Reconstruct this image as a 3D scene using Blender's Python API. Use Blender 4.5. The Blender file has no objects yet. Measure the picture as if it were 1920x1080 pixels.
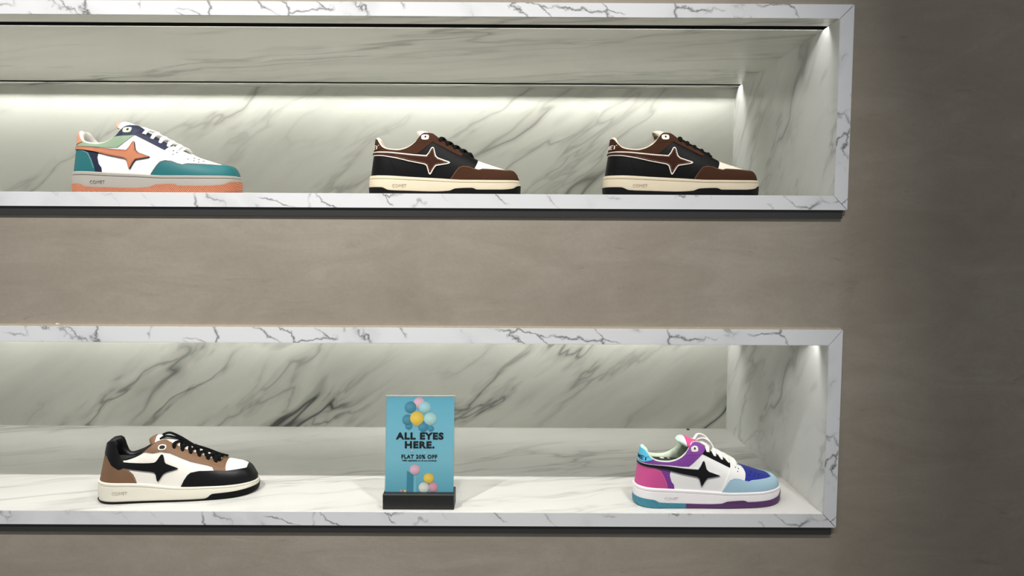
import bpy, math, random
import numpy as np
from mathutils import Vector, Matrix
from mathutils.geometry import delaunay_2d_cdt

random.seed(7)
scene = bpy.context.scene
COL = scene.collection

# ------------------------------------------------------------------ camera
D = 1.30                       # camera distance to the front of the niche frames (m)
CAMZ = 1.40
F_PX, PITCH, YAW, ROLL = 1365.7, 0.0671, -0.00193, 0.00509
cam_d = bpy.data.cameras.new('camera')
cam_d.sensor_width = 36.0
cam_d.lens = F_PX / 1920.0 * 36.0
cam_d.clip_start = 0.02
cam = bpy.data.objects.new('camera', cam_d)
COL.objects.link(cam)
h = Vector((-math.sin(YAW), math.cos(YAW), 0))
r = Vector((math.cos(YAW), math.sin(YAW), 0))
fw = math.cos(PITCH) * h + Vector((0, 0, -math.sin(PITCH)))
up = math.sin(PITCH) * h + Vector((0, 0, math.cos(PITCH)))
r2 = math.cos(ROLL) * r + math.sin(ROLL) * up
u2 = math.cos(ROLL) * up - math.sin(ROLL) * r
M = Matrix((r2, u2, -fw)).transposed().to_4x4()
M.translation = Vector((0, -D, CAMZ))
cam.matrix_world = M
scene.camera = cam

# ------------------------------------------------------------------ world, lamps, exposure
vs = scene.view_settings
vs.view_transform = 'Standard'
vs.look = 'None'
vs.gamma = 1.0
vs.use_curve_mapping = False
vs.exposure = 0.0
world = bpy.data.worlds.new('world')
scene.world = world
world.use_nodes = True
world.node_tree.nodes['Background'].inputs[0].default_value = (0.93, 0.97, 1.0, 1)
world.node_tree.nodes['Background'].inputs[1].default_value = 0.33
LED_FRONT, LED_BACK = 26.0, 45.0

def spot(x, tx, tz, power, cone, blend=0.6, y=-1.12, z=CAMZ + 1.53, color=(1.0, 0.97, 0.93)):
    """A ceiling track spotlight above and in front of the wall."""
    d = bpy.data.lights.new('track_spot', 'SPOT')
    d.energy = power
    d.spot_size = math.radians(cone)
    d.spot_blend = blend
    d.shadow_soft_size = 0.02
    d.color = color
    o = bpy.data.objects.new('track_spot', d)
    COL.objects.link(o)
    o.location = (x, y, z)
    v = Vector((tx, 0.05, tz)) - Vector((x, y, z))
    o.rotation_euler = v.to_track_quat('-Z', 'Y').to_euler()
    return o

spot(-1.00, -0.95, 1.15, 126, 75, 0.8)
spot(-0.15, -0.30, 1.10, 58, 58, 0.8)
spot(0.68, -0.05, 1.05, 82, 46, 0.8)

# ------------------------------------------------------------------ materials
def lin(c):
    return tuple(((v / 12.92) if v <= 0.04045 else ((v + 0.055) / 1.055) ** 2.4) for v in c)

def rgb(r_, g_, b_):
    return lin((r_ / 255, g_ / 255, b_ / 255)) + (1,)

class NT:
    def __init__(self, name):
        self.m = bpy.data.materials.new(name)
        self.m.use_nodes = True
        self.t = self.m.node_tree
        self.p = self.t.nodes['Principled BSDF']
    def n(self, typ, **kw):
        nd = self.t.nodes.new(typ)
        for k, v in kw.items():
            if k.startswith('i_'):
                nd.inputs[k[2:].replace('_', ' ')].default_value = v
            elif k[0] == 'x' and k[1:].isdigit():
                nd.inputs[int(k[1:])].default_value = v
            else:
                setattr(nd, k, v)
        return nd
    def l(self, a, b):
        self.t.links.new(a, b)
    def math(self, op, a, b=None, clamp=False):
        nd = self.n('ShaderNodeMath', operation=op, use_clamp=clamp)
        for i, v in enumerate((a, b)):
            if v is None: continue
            if isinstance(v, (int, float)): nd.inputs[i].default_value = v
            else: self.l(v, nd.inputs[i])
        return nd.outputs[0]
    def mix(self, fac, a, b):
        nd = self.n('ShaderNodeMix', data_type='RGBA')
        for i, v in ((0, fac), (6, a), (7, b)):
            if isinstance(v, (int, float, tuple)): nd.inputs[i].default_value = v
            else: self.l(v, nd.inputs[i])
        return nd.outputs[2]
    def ramp(self, fac, stops):
        nd = self.n('ShaderNodeValToRGB')
        e = nd.color_ramp.elements
        while len(e) < len(stops): e.new(0.5)
        for el, (p_, c) in zip(e, stops):
            el.position = p_
            el.color = c if isinstance(c, tuple) else (c, c, c, 1)
        self.l(fac, nd.inputs[0])
        return nd.outputs[0]
    def noise(self, vec, scale, detail=4, rough=0.5, dist=0.0, off=None):
        nd = self.n('ShaderNodeTexNoise')
        nd.inputs['Scale'].default_value = scale
        nd.inputs['Detail'].default_value = detail
        nd.inputs['Roughness'].default_value = rough
        nd.inputs['Distortion'].default_value = dist
        if off is not None:
            a = self.n('ShaderNodeVectorMath', operation='ADD')
            a.inputs[1].default_value = off
            self.l(vec, a.inputs[0])
            vec = a.outputs[0]
        self.l(vec, nd.inputs['Vector'])
        return nd

MATS = {}
def plain(name, col, rough=0.5, bump=0.0, scale=900, var=0.0, spec=0.5, metal=0.0):
    """A simple surface with a fine procedural grain."""
    if name in MATS: return MATS[name]
    t = NT(name)
    t.p.inputs['Roughness'].default_value = rough
    t.p.inputs['Metallic'].default_value = metal
    t.p.inputs['Specular IOR Level'].default_value = spec
    tc = t.n('ShaderNodeTexCoord').outputs['Object']
    nz = t.noise(tc, scale, 3)
    if var:
        a = tuple(min(1, c * (1 + var)) for c in col[:3]) + (1,)
        b = tuple(c * (1 - var) for c in col[:3]) + (1,)
        t.l(t.mix(nz.outputs[0], b, a), t.p.inputs['Base Color'])
    else:
        t.p.inputs['Base Color'].default_value = col
    if bump:
        bp = t.n('ShaderNodeBump')
        bp.inputs['Strength'].default_value = bump
        bp.inputs['Distance'].default_value = 0.0006
        t.l(nz.outputs[0], bp.inputs['Height'])
        t.l(bp.outputs[0], t.p.inputs['Normal'])
    MATS[name] = t.m
    return t.m

def leather(name, col, rough=0.5): return plain(name, col, rough, 0.25, 1100, 0.03, 0.3)
def suede(name, col): return plain(name, col, 0.95, 0.5, 700, 0.18, 0.1)
def fabric(name, col): return plain(name, col, 0.9, 0.5, 1200, 0.08, 0.15)
def rubber(name, col, rough=0.55): return plain(name, col, rough, 0.15, 1400, 0.03, 0.4)

def ribbed(name, col):
    """Moulded rubber with fine slanting ribs."""
    t = NT(name)
    t.p.inputs['Roughness'].default_value = 0.6
    tc = t.n('ShaderNodeTexCoord').outputs['Object']
    mp = t.n('ShaderNodeMapping')
    mp.inputs['Rotation'].default_value = (0, math.radians(35), 0)
    t.l(tc, mp.inputs[0])
    w = t.n('ShaderNodeTexWave')
    w.inputs['Scale'].default_value = 110
    t.l(mp.outputs[0], w.inputs['Vector'])
    dk = tuple(c * 0.5 for c in col[:3]) + (1,)  # groove shade painted into the colour, besides the bump
    t.l(t.mix(t.ramp(w.outputs[1], [(0.0, 0.0), (0.45, 1.0)]), dk, col), t.p.inputs['Base Color'])
    bp = t.n('ShaderNodeBump')
    bp.inputs['Strength'].default_value = 0.8
    bp.inputs['Distance'].default_value = 0.001
    t.l(w.outputs[1], bp.inputs['Height'])
    t.l(bp.outputs[0], t.p.inputs['Normal'])
    return t.m

def marble(name, ax, angle, base, vein, sc=1.0, stretch=5.0, cloud=0.35, thin=0.6, seed=0.0, rough=0.22, mask=(0.42, 0.62), width=1.0):
    """Veined stone: cloudy grey streaks and thin broken dark veins running along `angle` in the plane of axes `ax`."""
    t = NT(name)
    t.p.inputs['Roughness'].default_value = rough
    tc = t.n('ShaderNodeTexCoord').outputs['Object']
    sp = t.n('ShaderNodeSeparateXYZ'); t.l(tc, sp.inputs[0])
    cb = t.n('ShaderNodeCombineXYZ')
    first = sp.outputs['XYZ'.index(ax[0])]
    if ax == 'XZ': first = t.math('ADD', first, sp.outputs[1])
    t.l(first, cb.inputs[0])
    t.l(sp.outputs['XYZ'.index(ax[1])], cb.inputs[1])
    cb.inputs[2].default_value = seed
    # gentle wandering
    wn = t.noise(cb.outputs[0], 2.2 * sc, 3, 0.55)
    sub = t.n('ShaderNodeVectorMath', operation='SUBTRACT'); sub.inputs[1].default_value = (0.5, 0.5, 0.5)
    t.l(wn.outputs['Color'], sub.inputs[0])
    scl = t.n('ShaderNodeVectorMath', operation='SCALE'); scl.inputs['Scale'].default_value = 0.13 / sc
    t.l(sub.outputs[0], scl.inputs[0])
    ad = t.n('ShaderNodeVectorMath', operation='ADD'); t.l(cb.outputs[0], ad.inputs[0]); t.l(scl.outputs[0], ad.inputs[1])
    mp = t.n('ShaderNodeMapping')
    mp.vector_type = 'TEXTURE'
    mp.inputs['Rotation'].default_value = (0, 0, math.radians(angle))
    mp.inputs['Scale'].default_value = (stretch, 1.0, 1.0)
    t.l(ad.outputs[0], mp.inputs[0])
    v = mp.outputs[0]
    # clouds
    c1 = t.noise(v, 5.0 * sc, 5, 0.55, 0.3)
    cl = t.ramp(c1.outputs[0], [(0.40, 0.0), (0.72, 1.0)])
    # thin veins on the ridge of a noise
    def ridge(scale, off, w, detail=4, rg=0.55):
        nz = t.noise(v, scale, detail, rg, 0.2, off)
        a = t.math('ABSOLUTE', t.math('SUBTRACT', nz.outputs[0], 0.5))
        return t.ramp(a, [(0.0, 1.0), (w, 0.35), (w * 3.2, 0.0)])
    mk = t.ramp(t.noise(v, 3.3 * sc, 2, 0.5, 0.0, (3.1, 7.7, 1.3)).outputs[0], [(mask[0], 0.0), (mask[1], 1.0)])
    mk2 = t.ramp(t.noise(v, 4.1 * sc, 2, 0.5, 0.0, (9.1, 2.7, 5.3)).outputs[0], [(mask[0] + 0.02, 0.0), (mask[1] + 0.05, 1.0)])
    r1 = t.math('MULTIPLY', ridge(4.2 * sc, (0, 0, 0), 0.010 * width), mk)
    r2_ = t.math('MULTIPLY', ridge(8.5 * sc, (5.5, 1.5, 2.5), 0.012 * width), mk2)
    vv = t.math('MULTIPLY', t.math('MAXIMUM', r1, t.math('MULTIPLY', r2_, 0.7)), thin, True)
    grey = tuple(b * 0.55 + w_ * 0.45 for b, w_ in zip(base[:3], vein[:3])) + (1,)
    cA = t.mix(t.math('MULTIPLY', cl, cloud), base, grey)
    cB = t.mix(vv, cA, vein)
    t.l(cB, t.p.inputs['Base Color'])
    return t.m

M_BACK = marble('marble_back', 'XZ', 34, rgb(222, 222, 212), rgb(104, 104, 96), 0.75, 4.5, 0.6, 0.8, 1.7, 0.25, (0.47, 0.60), 1.2)
M_BACK2 = marble('marble_back_lower', 'XZ', 36, rgb(222, 222, 212), rgb(78, 78, 74), 0.95, 4.4, 0.65, 1.0, 4.2, 0.25, (0.42, 0.56), 1.6)
M_SIDE = marble('marble_side', 'YZ', 136, rgb(224, 225, 221), rgb(96, 96, 92), 0.9, 3.0, 0.42, 0.8, 8.4, 0.25, (0.45, 0.6), 1.3)
M_CEIL = marble('marble_ceiling', 'XY', -14, rgb(222, 222, 212), rgb(100, 100, 92), 0.8, 7.0, 0.6, 0.85, 2.9, 0.25, (0.42, 0.58), 1.3)
M_FLOOR = marble('marble_floor', 'XY', 18, rgb(222, 221, 216), rgb(108, 106, 100), 1.0, 6.5, 0.4, 0.6, 6.1, 0.25, (0.48, 0.62), 1.0)
def crackle(name, angle, seed):
    """White polished stone with sparse, thin, angular dark veins."""
    t = NT(name)
    t.p.inputs['Roughness'].default_value = 0.3
    tc = t.n('ShaderNodeTexCoord').outputs['Object']
    sp = t.n('ShaderNodeSeparateXYZ'); t.l(tc, sp.inputs[0])
    cb = t.n('ShaderNodeCombineXYZ')
    t.l(t.math('ADD', sp.outputs[0], sp.outputs[1]), cb.inputs[0]); t.l(sp.outputs[2], cb.inputs[1])
    cb.inputs[2].default_value = seed
    wn = t.noise(cb.outputs[0], 26, 4, 0.6)
    sub = t.n('ShaderNodeVectorMath', operation='SUBTRACT'); sub.inputs[1].default_value = (0.5, 0.5, 0.5); t.l(wn.outputs['Color'], sub.inputs[0])
    scl = t.n('ShaderNodeVectorMath', operation='SCALE'); scl.inputs['Scale'].default_value = 0.03; t.l(sub.outputs[0], scl.inputs[0])
    ad = t.n('ShaderNodeVectorMath', operation='ADD'); t.l(cb.outputs[0], ad.inputs[0]); t.l(scl.outputs[0], ad.inputs[1])
    mp = t.n('ShaderNodeMapping'); mp.vector_type = 'TEXTURE'
    mp.inputs['Rotation'].default_value = (0, 0, math.radians(angle)); mp.inputs['Scale'].default_value = (2.6, 1.0, 1.0)
    t.l(ad.outputs[0], mp.inputs[0])
    vo = t.n('ShaderNodeTexVoronoi', feature='DISTANCE_TO_EDGE'); vo.inputs['Scale'].default_value = 17
    t.l(mp.outputs[0], vo.inputs['Vector'])
    line = t.ramp(vo.outputs['Distance'], [(0.0, 1.0), (0.009, 0.55), (0.032, 0.0)])
    soft = t.ramp(vo.outputs['Distance'], [(0.0, 1.0), (0.22, 0.0)])
    mk = t.ramp(t.noise(cb.outputs[0], 11, 3, 0.6, 0.0, (2.2, 5.1, 0.4)).outputs[0], [(0.47, 0.0), (0.58, 1.0)])
    mk2 = t.ramp(t.noise(cb.outputs[0], 8, 2, 0.5, 0.0, (7.2, 1.1, 3.4)).outputs[0], [(0.50, 0.0), (0.66, 1.0)])
    c1 = t.mix(t.math('MULTIPLY', t.math('MULTIPLY', soft, mk2), 0.32), rgb(226, 227, 229), rgb(176, 178, 180))
    t.l(t.mix(t.math('MULTIPLY', t.math('MULTIPLY', line, mk), 0.9), c1, rgb(72, 73, 74)), t.p.inputs['Base Color'])
    return t.m
M_FRAME = crackle('marble_frame', -32, 3.3)
M_FRAME_V = crackle('marble_frame_upright', 58, 5.3)
M_BLACK = plain('black_channel', (.0015, .0015, .0015, 1), 0.9, 0, 200, 0, 0.0)
M_STRIP = plain('black_strip', rgb(46, 46, 46), 0.5, 0.1, 300, 0.1)
M_SEAL = plain('white_sealant', rgb(232, 232, 224), 0.5)

def emit(name, col, s):
    t = NT(name)
    t.p.inputs['Base Color'].default_value = (0.8, 0.8, 0.8, 1)
    t.p.inputs['Emission Color'].default_value = col
    t.p.inputs['Emission Strength'].default_value = s
    return t.m
M_LEDF = emit('led_front', (1.0, 1.0, 0.965, 1), LED_FRONT)
M_LEDB = emit('led_back', (1.0, 1.0, 0.96, 1), LED_BACK)

XR_PATCH = 0.4598 * D
def plaster():
    t = NT('microcement')
    t.p.inputs['Roughness'].default_value = 0.62
    t.p.inputs['Specular IOR Level'].default_value = 0.3
    tc = t.n('ShaderNodeTexCoord').outputs['Object']
    a = t.noise(tc, 2.3, 6, 0.6, 0.4)
    mp = t.n('ShaderNodeMapping'); mp.inputs['Scale'].default_value = (5, 5, 16); mp.inputs['Rotation'].default_value = (0, 0.12, 0)
    t.l(tc, mp.inputs[0])
    b = t.noise(mp.outputs[0], 1.0, 6, 0.65, 1.2)
    c = t.noise(tc, 160, 3, 0.6)
    f = t.math('ADD', t.math('MULTIPLY', a.outputs[0], 0.5), t.math('ADD', t.math('MULTIPLY', b.outputs[0], 0.38), t.math('MULTIPLY', c.outputs[0], 0.12)))
    col = t.ramp(f, [(0.30, rgb(138, 129, 116)), (0.50, rgb(153, 144, 131)), (0.70, rgb(169, 161, 149))])
    # dark trowel scuffs
    mp2 = t.n('ShaderNodeMapping'); mp2.inputs['Scale'].default_value = (3.0, 3.0, 10); mp2.inputs['Rotation'].default_value = (0, -0.15, 0)
    t.l(tc, mp2.inputs[0])
    s = t.noise(mp2.outputs[0], 3.0, 7, 0.7, 0.8)
    s2 = t.ramp(s.outputs[0], [(0.62, 0.0), (0.74, 1.0)])
    col = t.mix(t.math('MULTIPLY', s2, 0.5), col, rgb(118, 109, 96))
    # the coat right of the frames was laid in a darker mix
    sp = t.n('ShaderNodeSeparateXYZ'); t.l(tc, sp.inputs[0])
    edge = t.math('ADD', sp.outputs[0], t.math('MULTIPLY', t.math('SUBTRACT', b.outputs[0], 0.5), 0.03))
    mr = t.n('ShaderNodeMapRange'); mr.inputs[1].default_value = XR_PATCH - .012; mr.inputs[2].default_value = XR_PATCH + .012
    t.l(edge, mr.inputs[0])
    dk = t.n('ShaderNodeMix', data_type='RGBA', blend_type='MULTIPLY'); t.l(mr.outputs[0], dk.inputs[0]); t.l(col, dk.inputs[6]); dk.inputs[7].default_value = (.94, .93, .91, 1)
    t.l(dk.outputs[2], t.p.inputs['Base Color'])
    bp = t.n('ShaderNodeBump'); bp.inputs['Strength'].default_value = 0.25; bp.inputs['Distance'].default_value = 0.004
    t.l(f, bp.inputs['Height']); t.l(bp.outputs[0], t.p.inputs['Normal'])
    return t.m
M_WALL = plaster()

# ------------------------------------------------------------------ object helpers
def mesh_obj(name, verts, faces, mat, parent=None, smooth=False, sharp=None):
    me = bpy.data.meshes.new(name)
    me.from_pydata([tuple(v) for v in verts], [], faces)
    me.update()
    if smooth:
        me.polygons.foreach_set('use_smooth', [True] * len(me.polygons))
        if sharp:
            me.set_sharp_from_angle(angle=math.radians(sharp))
    if mat: me.materials.append(mat)
    o = bpy.data.objects.new(name, me)
    COL.objects.link(o)
    if parent: o.parent = parent
    return o

def thing(name, label, cat, loc=(0, 0, 0), rz=0.0, group=None):
    o = bpy.data.objects.new(name, None)
    o.empty_display_size = 0.05
    COL.objects.link(o)
    o.location = loc
    o.rotation_euler = (0, 0, rz)
    o['label'] = label
    o['category'] = cat
    if group: o['group'] = group
    return o

BOXF = [(0, 3, 2, 1), (4, 5, 6, 7), (0, 1, 5, 4), (1, 2, 6, 5), (2, 3, 7, 6), (3, 0, 4, 7)]
def box_v(x0, x1, y0, y1, z0, z1):
    return [(x0, y0, z0), (x1, y0, z0), (x1, y1, z0), (x0, y1, z0), (x0, y0, z1), (x1, y0, z1), (x1, y1, z1), (x0, y1, z1)]
def box(name, x0, x1, y0, y1, z0, z1, mat, parent=None):
    return mesh_obj(name, box_v(x0, x1, y0, y1, z0, z1), BOXF, mat, parent)

def prism(name, poly, y0, y1, mat, parent=None):
    """Polygon given in (x, z), counter-clockwise seen from the front, pulled from y0 back to y1."""
    n = len(poly)
    v = [(x, y0, z) for x, z in poly] + [(x, y1, z) for x, z in poly]
    f = [tuple(range(n)), tuple(range(2 * n - 1, n - 1, -1))]
    f += [(i, i + n, (i + 1) % n + n, (i + 1) % n) for i in range(n)]
    return mesh_obj(name, v, f, mat, parent)

# ------------------------------------------------------------------ the wall with two niches
Z0 = CAMZ - 0.09702 * D
XR = 0.4598 * D                 # right outer edge of both frames
FW = 0.01872 * D                # frame width
XI = XR - FW                    # inner right edge
XL = -1.75                      # left end of the niches (out of view)
DEP = 0.4592 * D
WY = 0.008                      # wall surface behind the frame face
NICHES = {
    'upper': dict(ot=Z0 + .41346 * D, it=Z0 + .39491 * D, ib=Z0 + .15795 * D, ob=Z0 + .13881 * D),
    'lower': dict(ot=Z0 - .02616 * D, it=Z0 - .04765 * D, ib=Z0 - .28686 * D, ob=Z0 - .30612 * D),
}
ST = 0.0148                     # height of the black strip under each frame

def wall_with_holes():
    xs = [-2.6, XL - FW + .004, XR - .004, 2.4]
    u, l_ = NICHES['upper'], NICHES['lower']
    zs = [0.0, l_['ob'] + .004, l_['ot'] - .004, u['ob'] + .004, u['ot'] - .004, 2.9]
    v, f, idx = [], [], {}
    def vid(x, y, z):
        k = (round(x, 5), round(y, 5), round(z, 5))
        if k not in idx:
            idx[k] = len(v); v.append((x, y, z))
        return idx[k]
    for i in range(3):
        for j in range(5):
            if i == 1 and j in (1, 3): continue
            f.append((vid(xs[i], WY, zs[j]), vid(xs[i + 1], WY, zs[j]), vid(xs[i + 1], WY, zs[j + 1]), vid(xs[i], WY, zs[j + 1])))
    # reveals of the holes and a thick back so the wall is a solid
    for j in (1, 3):
        a, b, c, d = xs[1], xs[2], zs[j], zs[j + 1]
        Y = DEP + 0.03
        f.append((vid(a, WY, c), vid(a, Y, c), vid(b, Y, c), vid(b, WY, c)))
        f.append((vid(a, WY, d), vid(b, WY, d), vid(b, Y, d), vid(a, Y, d)))
        f.append((vid(a, WY, c), vid(a, WY, d), vid(a, Y, d), vid(a, Y, c)))
        f.append((vid(b, WY, c), vid(b, Y, c), vid(b, Y, d), vid(b, WY, d)))
        f.append((vid(a, Y, c), vid(a, Y, d), vid(b, Y, d), vid(b, Y, c)))
    Y2 = DEP + 0.06
    A, B, C_, E_ = xs[0], xs[-1], zs[0], zs[-1]
    f.append((vid(A, Y2, C_), vid(A, Y2, E_), vid(B, Y2, E_), vid(B, Y2, C_)))
    o = mesh_obj('wall_back', v, f, M_WALL)
    o['kind'] = 'structure'
    return o
wall_with_holes()
fl = box('floor', -2.6, 2.4, -3.0, WY, -0.05, 0.0, plain('floor_screed', rgb(150, 145, 138), 0.5, 0.1, 60, 0.05))
fl['kind'] = 'structure'

def niche(key, label, mback):
    n = NICHES[key]
    t = thing('display_niche', label, 'display shelf', (0, 0, n['ib']), 0, 'marble-lined niches in the wall')
    H = n['it'] - n['ib']
    ot, ob = n['ot'] - n['ib'], n['ob'] - n['ib']
    g = 0.0005
    T = 0.012
    FD = 0.012
    # mitred frame
    prism('frame_rail', [(XL, H), (XI - g, H), (XR - g * 2, ot), (XL - FW, ot)], 0, FD, M_FRAME, t)
    prism('frame_rail', [(XL - FW, ob), (XR - g * 2, ob), (XI - g, 0), (XL, 0)], 0, FD, M_FRAME, t)
    prism('frame_stile', [(XI + g, 0), (XR, ob + g), (XR, ot - g), (XI + g, H)], 0, FD, M_FRAME_V, t)
    prism('frame_stile', [(XL - FW, ob + g * 2), (XL, g), (XL, H - g), (XL - FW, ot - g * 2)], 0, FD, M_FRAME_V, t)
    # lining
    box('back_panel', XL, XI, DEP, DEP + T, -T, H + T, mback, t)
    e = 0.0004            # the lining stands just proud of the frame's inner edge
    box('floor_panel', XL, XI, .0006, DEP, -T, e, M_FLOOR, t)
    box('side_panel', XI - e, XI + T, .0006, DEP, e, H - e, M_SIDE, t)
    box('side_panel', XL - T, XL, FD, DEP, 0, H, M_SIDE, t)
    s1, s2, s3, s4 = .045, .070, .540, .562
    box('ceiling_panel', XL, XI, .0006, s1, H - e, H + T, M_CEIL, t)
    box('ceiling_panel', XL, XI, s2, s3, H - e, H + T, M_CEIL, t)
    box('ceiling_panel', XL, XI, s4, DEP, H - e, H + T, M_CEIL, t)
    for a, b, m, y0, y1 in ((s1, s2, M_LEDF, s1 + .002, s1 + .010), (s3, s4, M_LEDB, s3 + .003, s3 + .011)):
        z0, z1 = H + .0005, H + T + .002
        ch = mesh_obj('light_channel',
            box_v(XL, XI, a, a + .0008, z0, z1) + box_v(XL, XI, b - .0008, b, z0, z1) + box_v(XL, XI, a, b, z1, z1 + .001) + box_v(XI - .0008, XI, a, b, z0, z1),
            [tuple(i + 8 * k for i in q) for k in range(4) for q in BOXF], M_BLACK, t)
        box('led_strip', XL + .02, XI - .004, y0, y1, z1 - .0026, z1 - .0006, m, ch)
    # sealant beads in the corners
    box('sealant_bead', XI - .0018, XI, DEP - .0018, DEP, 0, H, M_SEAL, t)
    box('sealant_bead', XL, XI, DEP - .0015, DEP, 0, .0012, M_SEAL, t)
    # black strip beneath the frame
    box('under_frame_strip', XL - FW, XR - .007, .0035, FD, ob - ST, ob, M_STRIP, t)
    return t

niche('upper', 'upper marble-lined display niche holding the teal and the two brown sneakers', M_BACK)
nl = niche('lower', 'lower marble-lined display niche holding the blue discount sign', M_BACK2)
_h = NICHES['lower']['ot']
lip = box('trim_1', XL - FW, XR - .002, .002, .009, _h, _h + .0032, plain('pale_plaster', rgb(176, 166, 148), .8, .4, 150, .15))
lip['kind'] = 'structure'

# ------------------------------------------------------------------ sneakers
def pchip(pts):
    xs = np.array([p[0] for p in pts], float); ys = np.array([p[1] for p in pts], float)
    hh = np.diff(xs); dl = np.diff(ys) / hh
    d = np.zeros(len(xs))
    for i in range(1, len(xs) - 1):
        if dl[i - 1] * dl[i] > 0:
            w1, w2 = 2 * hh[i] + hh[i - 1], hh[i] + 2 * hh[i - 1]
            d[i] = (w1 + w2) / (w1 / dl[i - 1] + w2 / dl[i])
    d[0], d[-1] = dl[0], dl[-1]
    def f(x):
        x = min(max(x, xs[0]), xs[-1])
        i = min(max(int(np.searchsorted(xs, x)) - 1, 0), len(xs) - 2)
        t = (x - xs[i]) / hh[i]
        return float(ys[i] * (1 + 2 * t) * (1 - t) ** 2 + d[i] * hh[i] * t * (1 - t) ** 2 + ys[i + 1] * t * t * (3 - 2 * t) + d[i + 1] * hh[i] * t * t * (t - 1))
    return f

XA, XB = 0.5, 296.0
LAT = pchip([(0, 35), (60, 38), (110, 42), (190, 49), (250, 49), (300, 46)])
MED = pchip([(0, 34), (60, 34), (110, 35), (180, 43), (240, 50), (300, 50)])
def ends(x, a, b):
    e = 1.0
    c1, c2 = 42.0, 82.0
    if x < a + c1: e *= max(0.0, 1 - (1 - (x - a) / c1) ** 2.3) ** (1 / 2.3)
    if x > b - c2: e *= max(0.0, 1 - (1 - (b - x) / c2) ** 2.3) ** (1 / 2.3)
    return e

class Form:
    """The shape of one kind of sneaker, in millimetres: x from heel to toe, -y the outer side, z up."""
    def __init__(s, zmid, top, tfrac, outz, lean, wall=0.6):
        s.zmid, s.top, s.tfrac, s.outz, s.lean, s.wall = map(lambda q: pchip(q) if isinstance(q, list) else q, (zmid, top, tfrac, outz, lean, wall))
    def z0(s, x): return s.zmid(x) - 4
    def T(s, x): return s.z0(x) + max(1.0, s.top(x) - s.z0(x)) / s.tfrac(x)
    def w(s, side, x): return (LAT(x) if side < 0 else MED(x)) * ends(x, XA, XB)
    def raw(s, side, th, ph):
        x = XA + (XB - XA) * (1 - math.cos(th)) / 2
        z0 = s.z0(x); T = s.T(x)
        z = z0 + (T - z0) * math.sin(ph)
        y = side * s.w(side, x) * max(0.0, math.cos(ph)) ** s.wall
        xx = x + s.lean * (z - 40) / 80 * max(0.0, 1 - x / 90)
        return Vector((xx, y, z))
    def S(s, side, th, ph, off=0.0):
        p = s.raw(side, th, ph)
        if off == 0: return p
        a = min(max(th, .03), math.pi - .03); b = min(max(ph, .02), 1.50)
        e = .012
        du = s.raw(side, a + e, b) - s.raw(side, a - e, b)
        dv = s.raw(side, a, b + e) - s.raw(side, a, b - e)
        n = du.cross(dv)
        if n.length < 1e-9: n = Vector((0, side, 0))
        n.normalize()
        if side > 0: n = -n
        if th < .03: n = Vector((-1, 0, 0)) if ph < 1.2 else n
        if th > math.pi - .04 or ph > 1.53: n = Vector((n.x, 0, n.z)).normalized()
        return p + n * off
    def inv(s, x, z):
        x = min(max(x, XA), XB)
        xr = x - s.lean * (z - 40) / 80 * max(0.0, 1 - x / 90)
        xr = min(max(xr, XA), XB)
        th = math.acos(1 - 2 * (xr - XA) / (XB - XA))
        z0 = s.z0(xr)
        t = min(max((z - z0) / (s.T(xr) - z0), 0.0), min(1.0, s.tfrac(xr)))
        return th, math.asin(t)

K = 300 / 1760.0
def A_(u, v): return ((u - 80) * K, (830 - v) * K + 6)
def Al(*pts): return [A_(*p) for p in pts]

FORM_A = Form(
    zmid=Al((80, 615), (300, 620), (600, 638), (900, 655), (1200, 672), (1500, 672), (1850, 660)),
    top=Al((80, 176), (90, 172), (112, 184), (155, 236), (205, 282), (250, 301), (300, 311), (400, 318), (480, 305), (560, 270), (620, 225), (660, 170), (700, 120), (740, 102), (800, 108), (850, 138), (890, 170), (1190, 345), (1345, 428), (1500, 482), (1700, 543), (1750, 553), (1790, 592), (1815, 650), (1840, 672)),
    tfrac=[(0, .74), (82, .74), (96, .82), (106, .92), (113, .985), (200, .99), (220, 1.0), (300, 1.0)],
    outz=Al((80, 752), (240, 758), (320, 790), (560, 800), (850, 808), (1040, 797), (1080, 775), (1290, 765), (1340, 785), (1600, 782), (1750, 764), (1800, 735), (1850, 722)),
    lean=11.0)

def flip(p): return p

# --- model B: low court shoe, traced from a view from above
FORM_B = Form(
    zmid=[(0, 43), (73, 39.5), (158, 29.5), (226, 27.5), (300, 25)],
    top=[(0, 112), (3, 116), (9, 119), (18, 119), (25, 116), (33, 100), (40, 88), (48, 84), (65, 88), (87, 98), (99, 107), (112, 115), (124, 116), (136, 110), (158, 98), (192, 82), (226, 67), (248, 62), (272, 56), (284, 48), (292, 36), (300, 27)],
    tfrac=[(0, .76), (85, .76), (100, .85), (112, .95), (122, .985), (215, .99), (232, 1.0), (300, 1.0)],
    outz=[(0, 5), (200, 4), (206, 5), (217, 13), (260, 14), (300, 16)],
    lean=17.0)
VB = pchip([(70, 800), (130, 830), (250, 846), (600, 852), (1000, 850), (1300, 830), (1600, 775), (1760, 705), (1840, 645)])
def B_(u, v):
    x = (u - 70) / 1768 * 300
    sv = (VB(u) - v) * 300 / 1768
    lo, hi = 0.0, 140.0
    f = FORM_B
    for _ in range(40):
        z = (lo + hi) / 2
        xr = min(max(x - f.lean * (z - 40) / 80 * max(0, 1 - x / 90), XA + .5), XB - .5)
        z0, T = f.z0(xr), f.T(xr)
        t = min(max((z - z0) / (T - z0), 0), 1)
        W = LAT(xr)
        y = W * math.sqrt(max(0, 1 - t * t)) ** f.wall
        if .943 * z + .33 * (W - y) < sv: lo = z
        else: hi = z
    return (x, z)
def Bl(*pts): return [B_(*p) for p in pts]

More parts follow.
